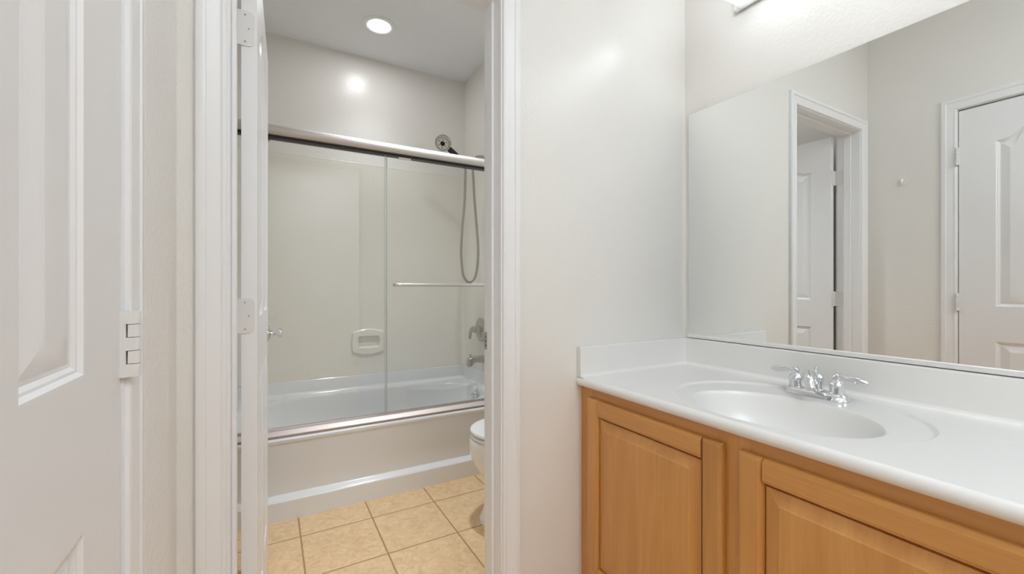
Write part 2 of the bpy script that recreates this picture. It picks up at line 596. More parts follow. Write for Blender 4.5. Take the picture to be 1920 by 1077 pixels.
def rrect(a0, a1, c0, c1, r, corners=(1, 1, 1, 1), n=6):
    out = []
    cs = [(a1, c1, 0), (a0, c1, 1), (a0, c0, 2), (a1, c0, 3)]
    for (a, c, q) in cs:
        if corners[q]:
            ca = a - r if a == a1 else a + r
            cc = c - r if c == c1 else c + r
            for i in range(n + 1):
                t = PI / 2 * (q + i / n)
                out.append((ca + r * math.cos(t), cc + r * math.sin(t)))
        else:
            out.append((a, c))
    return out

for hz in (1.7685, 1.035, 0.28):
    h = 0.0445
    bm = B()
    pts = rrect(-0.0755, -0.0335, hz - h, hz + h, 0.014, (1, 0, 0, 1))
    rounded_plate(bm, pts, lambda p, t: (p[0], t, p[1]), 1.2775, 1.2812)
    # jamb leaf
    pts = rrect(1.238, 1.279, hz - h, hz + h, 0.012, (0, 1, 1, 0))
    rounded_plate(bm, pts, lambda p, t: (t, p[0], p[1]), JL - 0.001, JL + 0.0018)
    for i in range(5):
        z0 = hz - h + i * 2 * h / 5
        lathe(bm, (-0.0755, 1.2835, z0 + 0.0006), (0, 0, 1), [(0, 0.0050), (0.0005, 0.0056), (2 * h / 5 - 0.0017, 0.0056), (2 * h / 5 - 0.0012, 0.0050)], 16)
    hg = mesh_obj('hinge', bm, M_HINGE, dA)
    for (x, z) in ((-0.0545, hz + 0.034), (-0.046, hz), (-0.0545, hz - 0.034)):
        bm = B()
        lathe(bm, (x, 1.2778, z), (0, -1, 0), [(0, 0.0042), (0.0006, 0.0042), (0.0009, 0.0034), (0.0005, 0.0022), (0.0004, 0.0001)], 14)
        sc = mesh_obj('screw', bm, M_HINGE, hg)
        bm = B(); box(bm, x - 0.0012, x + 0.0012, 1.2768, 1.2774, z - 0.0012, z + 0.0012)
        merge_me = mesh_obj('screw_slot', bm, M_DARKHOLE, hg)

# hinges of the left door: knuckles stand proud of the casing joint
for hz in (1.781, 1.031, 0.28):
    h = 0.0455
    kx, ky, kr = XL + 0.0115, DY1 + 0.0045, 0.0070
    bm = B()
    # leaf wrapping from the door edge on to the knuckles
    box(bm, XL - 0.004, kx - kr - 0.0008, ky - kr - 0.0005, ky - kr + 0.0015, hz - h, hz + h)
    for i in range(5):
        z0 = hz - h + i * 2 * h / 5
        lathe(bm, (kx, ky, z0 + 0.0004), (0, 0, 1), [(0, kr - 0.0004), (0.0004, kr), (2 * h / 5 - 0.0012, kr), (2 * h / 5 - 0.0008, kr - 0.0004)], 20)
        if i % 2 == 1:
            box(bm, kx - kr + 0.0012, kx, ky - kr - 0.0004, ky - kr + 0.0015, z0 + 0.0006, z0 + 2 * h / 5 - 0.0006)
        if i % 2 == 0:
            box(bm, kx - kr - 0.0009, kx, ky - kr - 0.0005, ky - kr + 0.0015, z0 + 0.0003, z0 + 2 * h / 5 - 0.0003)
    mesh_obj('hinge', bm, M_HINGE, dB)

# ------------------------------------------------------------------ robe hook on the left wall
rh = thing('robe_hook', 'small white plastic robe hook stuck on the wall seen in the mirror', 'hook', (XL, 0.992, 1.69))
bm = B()
pts = rrect(0.992 - 0.0135, 0.992 + 0.0135, 1.680, 1.738, 0.0134)
rounded_plate(bm, pts, lambda p, t: (t, p[0], p[1]), XL, XL + 0.005)
mesh_obj('back_plate', bm, M_SEAT, rh)
bm = B()
tube(bm, [(XL + 0.004, 0.992, 1.716), (XL + 0.008, 0.992, 1.704), (XL + 0.013, 0.992, 1.695), (XL + 0.021, 0.992, 1.693), (XL + 0.026, 0.992, 1.700), (XL + 0.027, 0.992, 1.708)], 0.0045, 12, 6)
mesh_obj('hook_prong', bm, M_SEAT, rh)

# ------------------------------------------------------------------ bathtub
tub = thing('bathtub', 'white built-in bathtub with a stepped apron along the tiled floor', 'bathtub', (0.59, 2.71, 0))
ZR = 0.392
bm = B()
# apron and front rim, as a profile swept along x  (y, z)
AP = [(YT + 0.004, 0.0), (YT + 0.004, 0.088), (YT + 0.007, 0.098), (YT + 0.030, 0.112), (YT + 0.034, 0.118), (YT + 0.022, 0.360), (YT + 0.016, 0.366),
      (YT + 0.006, 0.368), (YT + 0.001, 0.374), (YT + 0.0, 0.382), (YT + 0.002, 0.389), (YT + 0.007, ZR), (YT + 0.11, ZR)]
L = [[(x, y, z) for y, z in AP] for x in (XT0 + 0.001, XT1)]
rs = loft(bm, L, False, False, closed=False)
# deck between outer rectangle and basin mouth, then basin
NB = 96
bc = (0.59, 2.745)
def sup(cx, cy, ax, ay, z, n=2.6, sl=0.0):
    out = []
    for i in range(NB):
        t = 2 * PI * i / NB
        c, s = math.cos(t), math.sin(t)
        x = math.copysign(abs(c) ** (2 / n), c) * ax
        y = math.copysign(abs(s) ** (2 / n), s) * ay
        out.append((cx + x, cy + y, z))
    return out
def rect_loop(x0, x1, y0, y1, z, cx, cy, ref):
    out = []
    for p in ref:
        dx, dy = p[0] - cx, p[1] - cy
        k = min((x1 - cx) / dx if dx > 1e-9 else 1e9, (x0 - cx) / dx if dx < -1e-9 else 1e9,
                (y1 - cy) / dy if dy > 1e-9 else 1e9, (y0 - cy) / dy if dy < -1e-9 else 1e9)
        out.append([cx + dx * k, cy + dy * k, z])
    for (X, Y) in ((x0, y0), (x0, y1), (x1, y0), (x1, y1)):
        i = min(range(len(out)), key=lambda q: (out[q][0] - X) ** 2 + (out[q][1] - Y) ** 2)
        out[i][0], out[i][1] = X, Y
    return [tuple(p) for p in out]
R0 = sup(bc[0], bc[1], 0.715, 0.345, ZR)
loops = [rect_loop(XT0 + 0.001, XT1, YT + 0.11, YB - 0.006, ZR, bc[0], bc[1], R0), R0,
         sup(bc[0], bc[1], 0.708, 0.338, ZR - 0.003), sup(bc[0] + 0.002, bc[1], 0.700, 0.330, ZR - 0.014),
         sup(bc[0] + 0.012, bc[1], 0.675, 0.315, 0.31), sup(bc[0] + 0.035, bc[1], 0.630, 0.295, 0.20),
         sup(bc[0] + 0.06, bc[1], 0.580, 0.272, 0.115), sup(bc[0] + 0.07, bc[1], 0.545, 0.245, 0.085), sup(bc[0] + 0.08, bc[1], 0.48, 0.20, 0.072), sup(bc[0] + 0.1, bc[1], 0.1, 0.05, 0.068)]
loft(bm, loops, False, True)
mesh_obj('tub_shell', bm, M_TUB, tub, sharp=50, orient=lambda c, n: (0, -1, 0.6) if c.y < YT + 0.112 else (bc[0] - c.x, bc[1] - c.y, 1.6 - c.z))
# raised lip against the walls
bm = B()
lip = [(0, ZR), (0.030, ZR), (0.018, ZR + 0.008), (0.012, ZR + 0.02), (0.010, 0.484), (0.004, 0.490), (0, 0.490)]
extrude_profile(bm, lip, lambda p, t: (t, YB - p[0], p[1]), XT0 + 0.001, XT1)
extrude_profile(bm, lip, lambda p, t: (XT1 - p[0], t, p[1]), YT + 0.10, YB - 0.001)
extrude_profile(bm, lip, lambda p, t: (XT0 + 0.001 + p[0], t, p[1]), YT + 0.10, YB - 0.001)
mesh_obj('wall_flange', bm, M_TUB, tub)
# moulded arm ledge at the sloped end
bm = B()
led = [[(0.02 + 0.44 * t, 2.43 + 0.055 * math.sin(t * PI * 0.5) + w * (1 - 0.8 * t), 0.36 - 0.20 * t - z) for (w, z) in ((-0.05, 0.03), (0.0, 0.0), (0.02, 0.0), (0.045, 0.03), (0.05, 0.10), (-0.05, 0.10))] for t in [i / 10 for i in range(11)]]
loft(bm, led)
mesh_obj('arm_ledge', bm, M_TUB, tub, sharp=50)
bm = B()
lathe(bm, (1.262, 2.755, 0.328), (-0.97, 0, 0.25), [(0, 0.036), (0.006, 0.036), (0.011, 0.032), (0.013, 0.024), (0.0135, 0.001)], 32)
op = mesh_obj('overflow_plate', bm, M_CHROME, tub)
op['label'] = 'round chrome overflow cover'
bm = B(); tube(bm, [(1.254, 2.755, 0.331), (1.245, 2.757, 0.336), (1.240, 2.758, 0.348)], 0.005, 10, 4)
mesh_obj('overflow_lever', bm, M_CHROME, op)
bm = B()
lathe(bm, (1.05, 2.745, 0.068), (0, 0, 1), [(0, 0.033), (0.006, 0.033), (0.007, 0.028), (0.003, 0.02), (0.003, 0.001)], 28)
mesh_obj('drain', bm, M_CHROME, tub)

# ------------------------------------------------------------------ tub surround
sur = thing('tub_surround', 'cream moulded wall surround lining the tub alcove', 'shower surround', (0.59, YB - 0.003, 0.48))
ZS0, ZS1 = 0.488, 1.976
# back panel with a hole for the soap recess
SX0, SX1, SZ0, SZ1 = 0.543, 0.685, 0.672, 0.762
bm = B()
for (x0, x1, z0, z1) in ((XT0 + 0.004, SX0, ZS0, ZS1), (SX1, XT1 - 0.001, ZS0, ZS1), (SX0, SX1, ZS0, SZ0), (SX0, SX1, SZ1, ZS1)):
    box(bm, x0, x1, YB - 0.008, YB - 0.0002, z0, z1)
# rounded top edge and coved corners
tube(bm, [(XT0 + 0.004, YB - 0.005, ZS1), (XT1 - 0.001, YB - 0.005, ZS1)], 0.004, 10, 1, smooth=False)
mesh_obj('back_panel', bm, M_SURR, sur)
for x0, x1, sgn in ((XT1 - 0.007, XT1 + 0.001, -1), (XT0 - 0.003, XT0 + 0.005, 1)):
    bm = B(); box(bm, x0, x1, YT + 0.035, YB - 0.004, ZS0, ZS1, 0.002, 2)
    xi = x0 if sgn < 0 else x1
    cove = [(xi, YB - 0.030), (xi, YB - 0.004), (xi - sgn * -0.024, YB - 0.008), (xi + sgn * 0.010, YB - 0.011), (xi + sgn * 0.003, YB - 0.018)]
    extrude_profile(bm, cove, lambda p, t: (p[0], p[1], t), ZS0, ZS1)
    mesh_obj('end_panel', bm, M_SURR, sur)
# soap dish: barrel shaped plate with recess
def barrel(x0, x1, z0, z1, bx, bz, n=10):
    out = []
    for i in range(n): t = i / n; out.append((x0 + (x1 - x0) * t, z1 + bz * math.sin(PI * t)))
    for i in range(n): t = i / n; out.append((x1 + bx * math.sin(PI * t), z1 + (z0 - z1) * t))
    for i in range(n): t = i / n; out.append((x1 + (x0 - x1) * t, z0 - bz * math.sin(PI * t)))
    for i in range(n): t = i / n; out.append((x0 - bx * math.sin(PI * t), z0 + (z1 - z0) * t))
    return out
bm = B()
Yp = YB - 0.008
lo = barrel(0.502, 0.718, 0.648, 0.788, 0.004, 0.022)
lo2 = barrel(0.508, 0.712, 0.654, 0.782, 0.004, 0.022)
l3 = barrel(0.543, 0.685, 0.676, 0.760, 0.006, 0.002)
l4 = barrel(0.547, 0.681, 0.680, 0.756, 0.006, 0.002)
l5 = barrel(0.556, 0.672, 0.688, 0.748, 0.004, 0.002)
f = lambda l, y: [(x, y, z) for x, z in l]
loft(bm, [f(lo, Yp), f(lo, Yp - 0.011), f(lo2, Yp - 0.017), f(l3, Yp - 0.017), f(l4, Yp - 0.013), f(l5, Yp + 0.014)], False, True)
sd = mesh_obj('soap_dish', bm, M_SOAP, sur, sharp=40)
sd['label'] = 'barrel-shaped recessed soap dish'

# ------------------------------------------------------------------ shower door
YG = 2.335
fr = thing('shower_door_frame', 'satin nickel shower door frame with rounded header rail above the tub', 'shower frame', (0.59, YG, ZR))
# header: D-shaped rail
bm = B()
D = [(YG + 0.030, 1.832), (YG + 0.030, 1.876), (YG + 0.020, 1.881)]
for i in range(13):
    t = PI / 2 + PI * i / 12
    D.append((YG - 0.012 + 0.026 * math.cos(t), 1.8545 + 0.0265 * math.sin(t)))
D += [(YG - 0.004, 1.828), (YG + 0.004, 1.832)]
extrude_profile(bm, D, lambda p, t: (t, p[0], p[1]), XT0 + 0.006, XT1 - 0.008)
mesh_obj('header_rail', bm, M_NICKEL, fr, sharp=30)
bm = B(); box(bm, XT0 + 0.008, XT1 - 0.010, YG - 0.021, YG + 0.024, 1.8175, 1.8315)
g = mesh_obj('roller_track', bm, M_BLACK, fr)
g['label'] = 'black gap strip under the rail'
bm = B()
K = [(YG - 0.050, ZR), (YG - 0.050, ZR + 0.012), (YG - 0.042, ZR + 0.020), (YG - 0.032, ZR + 0.028), (YG - 0.026, ZR + 0.031), (YG - 0.018, ZR + 0.029), (YG + 0.014, ZR + 0.022), (YG + 0.018, ZR + 0.030), (YG + 0.030, ZR + 0.030), (YG + 0.034, ZR)]
extrude_profile(bm, K, lambda p, t: (t, p[0], p[1]), XT0 + 0.006, XT1 - 0.008)
mesh_obj('sill_track', bm, M_SILL, fr, sharp=30)
for x0, x1 in ((XT1 - 0.034, XT1 - 0.008), (XT0 + 0.006, XT0 + 0.032)):
    bm = B(); box(bm, x0, x1, YG - 0.028, YG + 0.026, ZR + 0.030, 1.818, 0.003, 2)
    mesh_obj('side_post', bm, M_NICKEL, fr)

def glass_panel(label, x0, x1, y, bar):
    p = thing('shower_door_panel', label, 'shower door', ((x0 + x1) / 2, y, ZR + 0.032))
    bm = B(); box(bm, x0, x1, y - 0.003, y + 0.003, ZR + 0.032, 1.8165)
    mesh_obj('glass_pane', bm, M_GLASS, p, smooth=False)
    for xe in (x0, x1):
        bm = B(); box(bm, xe - 0.0016, xe + 0.0016, y - 0.0032, y + 0.0032, ZR + 0.032, 1.8160)
        mesh_obj('polished_edge', bm, M_EDGE, p, smooth=False)
    bm = B()
    for xh in ((x0 + 0.105, ) if bar else (x0 + 0.105, )):
        box(bm, xh - 0.035, xh + 0.035, y - 0.006, y + 0.006, 1.806, 1.8172, 0.001, 1)
    mesh_obj('roller_hanger', bm, M_ALU, p)
    if bar:
        b0, b1, yb, zb = bar
        bm = B()
        tube(bm, [(b0 + 0.02, y - 0.003, zb), (b0 + 0.005, y - 0.020, zb), (b0 + 0.006, y - 0.038, zb), (b0 + 0.028, yb, zb), (b0 + 0.07, yb, zb), ((b0 + b1) / 2, yb, zb),
                  (b1 - 0.07, yb, zb), (b1 - 0.028, yb, zb), (b1 - 0.006, y - 0.038, zb), (b1 - 0.005, y - 0.020, zb), (b1 - 0.02, y - 0.003, zb)], 0.0095, 16, 8)
        tb = mesh_obj('towel_bar', bm, M_ALU, p)
        tb['label'] = 'round satin metal towel bar'
    return p
glass_panel('clear glass shower panel with the towel bar, right of the pair', 0.540, XT1 - 0.036, YG - 0.010, (0.580, 1.285, YG - 0.058, 1.119))
glass_panel('clear glass shower panel without a bar, left of the pair', XT0 + 0.034, 0.553, YG + 0.012, None)

# ------------------------------------------------------------------ shower fittings
YS = 2.735
arm = thing('shower_bracket', 'bent nickel shower arm with cradle coming out of the tub end wall', 'shower arm', (XT1, YS, 2.03))
bm = B()
tube(bm, [(XT1 + 0.001, YS, 2.030), (1.31, YS, 2.032), (1.275, YS, 2.024), (1.250, YS, 2.000), (1.235, YS, 1.978)], 0.0105, 14, 8)
mesh_obj('pipe', bm, M_FIX, arm)
bm = B(); lathe(bm, (XT1, YS, 2.030), (-1, 0, 0), [(0, 0.030), (0.006, 0.029), (0.014, 0.016), (0.016, 0.011)], 28)
mesh_obj('flange', bm, M_FIX, arm)
bm = B()
lathe(bm, (1.240, YS, 1.985), (-0.6, 0, -0.8), [(0, 0.015), (0.03, 0.017), (0.045, 0.015)], 20)
tube(bm, [(1.222, YS, 1.965), (1.200, YS, 1.963), (1.180, YS - 0.005, 1.967)], 0.013, 12, 4)
mesh_obj('cradle', bm, M_FIX, arm)

hs = thing('hand_shower', 'round hand shower with black handle and looping hose above the rail', 'shower head', (1.02, YS, 1.15))
hd = Vector((-0.50, -0.62, -0.60)).normalized()
hc = Vector((1.018, YS - 0.01, 2.079))
bm = B()
lathe(bm, hc - hd * 0.030, hd, [(0, 0.010), (0.003, 0.026), (0.010, 0.044), (0.022, 0.0545), (0.034, 0.0560), (0.040, 0.0540), (0.042, 0.0500)], 40)
hb = mesh_obj('spray_head', bm, M_FIX, hs)
bm = B(); lathe(bm, hc + hd * 0.0122, hd, [(0, 0.0490), (0.0012, 0.0485), (0.0016, 0.040)], 40)
fp = mesh_obj('spray_face', bm, M_GREYP, hb)
d, a, bb = frame_for(hd)
bm = B()
for ring_r, cnt, rr in ((0.0435, 34, 0.0029), (0.0275, 6, 0.0040)):
    for i in range(cnt):
        t = 2 * PI * i / cnt + 0.2
        q = hc + hd * 0.0134 + (a * math.cos(t) + bb * math.sin(t)) * ring_r
        lathe(bm, q, hd, [(0, rr), (0.0022, rr * 0.8)], 8)
lathe(bm, hc + hd * 0.0134, hd, [(0, 0.0165), (0.002, 0.016), (0.003, 0.012)], 20)
mesh_obj('nozzle', bm, M_BLACKP, hb)
h0 = hc + Vector((0.046, 0.010, -0.030)); h1 = Vector((1.172, YS - 0.004, 1.960)); h2 = Vector((1.186, YS, 1.928))
bm = B(); tube(bm, [h0, h0.lerp(h1, 0.5) + Vector((0.004, 0, 0.002)), h1], 0.0185, 16, 8)
hh = mesh_obj('handle', bm, M_BLACKP, hs)
hh['label'] = 'black grip'
bm = B(); lathe(bm, h1, (h2 - h1), [(0, 0.0135), (0.006, 0.014), (0.030, 0.011), (0.034, 0.009)], 18)
mesh_obj('hose_nut', bm, M_FIX, hs)
bm = B()
tube(bm, [h2, (1.184, YS, 1.86), (1.178, YS, 1.70), (1.160, YS, 1.50), (1.153, YS, 1.34), (1.166, YS, 1.20), (1.190, YS, 1.152), (1.214, YS, 1.140), (1.240, YS, 1.152), (1.266, YS, 1.20),
          (1.283, YS, 1.34), (1.274, YS, 1.50), (1.256, YS, 1.70), (1.246, YS, 1.86), (1.240, YS, 1.95)], 0.0085, 12, 16)
ho = mesh_obj('hose', bm, M_HOSE, hs)
ho['label'] = 'thin grey metal hose'

val = thing('shower_valve', 'round nickel shower valve with curved lever on the tub end wall', 'shower valve', (XT1 - 0.007, 2.83, 0.795))
XF = XT1 - 0.0068
bm = B(); lathe(bm, (XF, 2.815, 0.795), (-1, 0, 0), [(0, 0.086), (0.004, 0.086), (0.010, 0.078), (0.014, 0.05), (0.016, 0.026), (0.045, 0.024), (0.058, 0.021), (0.062, 0.012), (0.0625, 0.001)], 44)
mesh_obj('escutcheon', bm, M_FIX, val)
bm = B()
tube(bm, [(XF - 0.045, 2.810, 0.800), (XF - 0.052, 2.832, 0.806), (XF - 0.058, 2.856, 0.792), (XF - 0.062, 2.870, 0.762), (XF - 0.062, 2.876, 0.725)], 0.012, 14, 8, rad=lambda t: 0.017 - 0.007 * t)
mesh_obj('lever', bm, M_FIX, val)
spo = thing('tub_spout', 'nickel tub spout with diverter knob below the shower valve', 'tub spout', (XF, 2.775, 0.585))
bm = B()
def sq(cx, hw, zt, zb):
    r = 0.008
    return [(cx, 2.775 + q, z) for q, z in rrect(-hw, hw, zb, zt, min(r, hw * 0.9), n=4)]
loft(bm, [sq(XF, 0.026, 0.612, 0.562), sq(XF - 0.03, 0.025, 0.612, 0.564), sq(XF - 0.065, 0.022, 0.611, 0.568), sq(XF - 0.085, 0.021, 0.609, 0.558), sq(XF - 0.100, 0.020, 0.606, 0.540), sq(XF - 0.118, 0.018, 0.600, 0.536), sq(XF - 0.125, 0.013, 0.592, 0.541)])
mesh_obj('spout_body', bm, M_FIX, spo)
bm = B(); lathe(bm, (XF - 0.103, 2.775, 0.604), (0, 0, 1), [(0, 0.004), (0.012, 0.004), (0.014, 0.008), (0.021, 0.008), (0.023, 0.004)], 16)
mesh_obj('diverter_knob', bm, M_FIX, spo)

# ------------------------------------------------------------------ toilet
to = thing('toilet', 'white toilet half hidden behind the right door jamb', 'toilet', (1.15, 1.80, 0))
CY = 1.80
NTL = 48
def egg(cx, af, ab, hw, z, n=2.15):
    out = []
    for i in range(NTL):
        t = 2 * PI * i / NTL
        c, s = math.cos(t), math.sin(t)
        ax = ab if c > 0 else af
        out.append((cx + math.copysign(abs(c) ** (2 / n), c) * ax, CY + math.copysign(abs(s) ** (2 / n), s) * hw, z))
    return out
bm = B()
loft(bm, [egg(1.10, 0.240, 0.27, 0.120, 0.0), egg(1.10, 0.240, 0.27, 0.120, 0.02), egg(1.10, 0.222, 0.26, 0.108, 0.05), egg(1.10, 0.205, 0.25, 0.098, 0.12), egg(1.10, 0.210, 0.25, 0.104, 0.19),
          egg(1.09, 0.232, 0.25, 0.128, 0.235), egg(1.075, 0.245, 0.24, 0.155, 0.28), egg(1.06, 0.248, 0.23, 0.172, 0.33), egg(1.06, 0.246, 0.23, 0.178, 0.375), egg(1.06, 0.243, 0.23, 0.178, 0.390),
          egg(1.06, 0.236, 0.22, 0.172, 0.395), egg(1.06, 0.19, 0.18, 0.130, 0.395), egg(1.06, 0.18, 0.17, 0.120, 0.36), egg(1.07, 0.12, 0.12, 0.08, 0.25), egg(1.08, 0.05, 0.05, 0.04, 0.20)])
box(bm, 1.24, 1.452, CY - 0.12, CY + 0.12, 0.22, 0.398, 0.02, 3)
mesh_obj('bowl', bm, M_CHINA, to, sharp=60)
def plate(z0, z1, g, hole):
    bm = B()
    o = [egg(1.06, 0.240 + g - 0.004, 0.19, 0.178 + g - 0.004, z0), egg(1.06, 0.240 + g, 0.195, 0.178 + g, z0 + 0.004), egg(1.06, 0.240 + g, 0.195, 0.178 + g, z1 - 0.007), egg(1.06, 0.240 + g - 0.003, 0.192, 0.178 + g - 0.003, z1 - 0.002), egg(1.06, 0.240 + g - 0.010, 0.187, 0.178 + g - 0.010, z1)]
    if hole:
        o += [egg(1.06, 0.175, 0.13, 0.115, z1), egg(1.06, 0.172, 0.127, 0.112, z1 - 0.005), egg(1.06, 0.172, 0.127, 0.112, z0)]
        loft(bm, o, False, False)
        # underside
        loft(bm, [o[-1], o[0]], False, False)
    else:
        o.append(egg(1.06, 0.12, 0.1, 0.09, z1 + 0.004))
        loft(bm, o)
    return bm
mesh_obj('seat', plate(0.397, 0.413, 0.002, True), M_SEAT, to, sharp=50)
mesh_obj('lid', plate(0.417, 0.436, 0.002, False), M_SEAT, to, sharp=50)
for yh in (-0.08, 0.08):
    bm = B(); box(bm, 1.238, 1.272, CY + yh - 0.02, CY + yh + 0.02, 0.396, 0.436, 0.006, 3)
    mesh_obj('seat_hinge', bm, M_SEAT, to)
bm = B()
TK = lambda x0, x1, hw, z: [(x, CY + y, z) for x, y in rrect(x0, x1, -hw, hw, 0.03)]
loft(bm, [TK(1.295, 1.455, 0.195, 0.396), TK(1.285, 1.457, 0.212, 0.42), TK(1.275, 1.458, 0.228, 0.72)])
mesh_obj('tank', bm, M_CHINA, to, sharp=50)
bm = B()
loft(bm, [TK(1.268, 1.460, 0.234, 0.721), TK(1.262, 1.461, 0.240, 0.727), TK(1.262, 1.461, 0.240, 0.748), TK(1.270, 1.459, 0.232, 0.757)])
mesh_obj('tank_lid', bm, M_CHINA, to, sharp=40)
bm = B(); lathe(bm, (1.275, CY - 0.165, 0.665), (-1, 0, 0), [(-0.004, 0.014), (0.006, 0.014), (0.012, 0.008), (0.018, 0.007)], 18)
tube(bm, [(1.258, CY - 0.165, 0.665), (1.255, CY - 0.13, 0.660), (1.256, CY - 0.09, 0.650)], 0.0065, 10, 5)
mesh_obj('flush_lever', bm, M_CHROME, to)

# ------------------------------------------------------------------ recessed ceiling light
def can_light(label, x, y, watts, cone):
    rl = thing('recessed_light', label, 'ceiling light', (x, y, ZC))
    bm = B(); lathe(bm, (x, y, ZC), (0, 0, -1), [(0, 0.102), (0.003, 0.101), (0.006, 0.094), (0.007, 0.080), (0.004, 0.067), (0.001, 0.064)], 56, False, False)
    mesh_obj('trim_ring', bm, M_TRIM, rl)
    bm = B(); lathe(bm, (x, y, ZC - 0.0005), (0, 0, -1), [(0.001, 0.064), (0.003, 0.063), (0.0045, 0.04), (0.005, 0.001)], 48)
    ln = mesh_obj('lens', bm, M_LENS, rl)
    ln['label'] = 'glowing white lens'
    d = bpy.data.lights.new('beam', 'SPOT')
    d.energy = watts; d.spot_size = math.radians(cone); d.spot_blend = 1.0; d.shadow_soft_size = 0.06
    d.color = (0.88, 0.945, 1.0)
    bo = bpy.data.objects.new('beam', d)
    bo.location = (0, 0, -0.02)
    bo.parent = rl
    C.objects.link(bo)
can_light('round recessed ceiling light glowing over the bathtub', 0.595, 2.72, BEAM * 0.28, 104)

def fill_panel(label, x0, x1, y0, y1, m):  # glowing fill panel, added to lift the room's brightness
    fl = thing('added_fill_panel', label, 'ceiling light', ((x0 + x1) / 2, (y0 + y1) / 2, ZC))
    bm = B(); w = 0.04
    for (a0, a1, b0, b1) in ((x0, x1, y0, y0 + w), (x0, x1, y1 - w, y1), (x0, x0 + w, y0 + w, y1 - w), (x1 - w, x1, y0 + w, y1 - w)):
        box(bm, a0, a1, b0, b1, ZC - 0.06, ZC - 0.0005)
    mesh_obj('frame', bm, M_TRIM, fl, smooth=False)
    bm = B(); box(bm, x0 + w, x1 - w, y0 + w, y1 - w, ZC - 0.055, ZC - 0.045)
    mesh_obj('diffuser', bm, m, fl, smooth=False)
# unseen fill lights, added: recessed one over the toilet, panel behind the viewpoint
can_light('added recessed fill light in front of the toilet, out of the picture', 0.85, 1.93, BEAM, 104)
fill_panel('added flush fill panel behind the viewpoint, out of the picture', 0.08, 1.05, -1.35, -0.20, M_FILL)

# ------------------------------------------------------------------ vanity cabinet
VY1, VY0 = Y1 - 0.001, -0.46
XFR = 0.933
vc = thing('vanity_cabinet', 'honey maple vanity cabinet with raised-panel doors under the white countertop', 'vanity cabinet', (1.2, 0.35, 0))
bm = B()
box(bm, XFR + 0.019, XM - 0.001, VY1 - 0.018, VY1, 0.0, 0.772); box(bm, XFR + 0.019, XM - 0.001, VY0, VY0 + 0.018, 0.0, 0.772)
box(bm, XFR + 0.019, XM - 0.001, VY0 + 0.018, VY1 - 0.018, 0.10, 0.118)
box(bm, XM - 0.008, XM - 0.001, VY0 + 0.018, VY1 - 0.018, 0.118, 0.772)
mesh_obj('carcass', bm, M_WOODV, vc, smooth=False)
bm = B(); box(bm, XFR + 0.07, XFR + 0.085, VY0 + 0.018, VY1 - 0.018, 0.0, 0.10)
mesh_obj('toe_kick', bm, M_WOODH, vc, smooth=False)
DZ0, DZ1 = 0.145, 0.7415
doors = [(0.6205, 1.107), (0.0945, 0.581), (-0.4315, 0.055)]
stl = [(1.0985, VY1), (0.560, 0.642), (0.034, 0.116), (VY0, -0.412)]
for y0, y1 in stl:
    bm = B(); box(bm, XFR, XFR + 0.019, y0, y1, 0.10, 0.772, 0.0008, 1)
    mesh_obj('frame_stile', bm, M_WOODV, vc, smooth=False)
for z0, z1 in ((0.725, 0.7718), (0.101, 0.160)):
    for (ya, yb) in ((0.642, 1.0985), (0.116, 0.560), (-0.412, 0.034)):
        bm = B(); box(bm, XFR + 0.0004, XFR + 0.019, ya, yb, z0, z1)
        mesh_obj('frame_rail', bm, M_WOODH, vc, smooth=False)

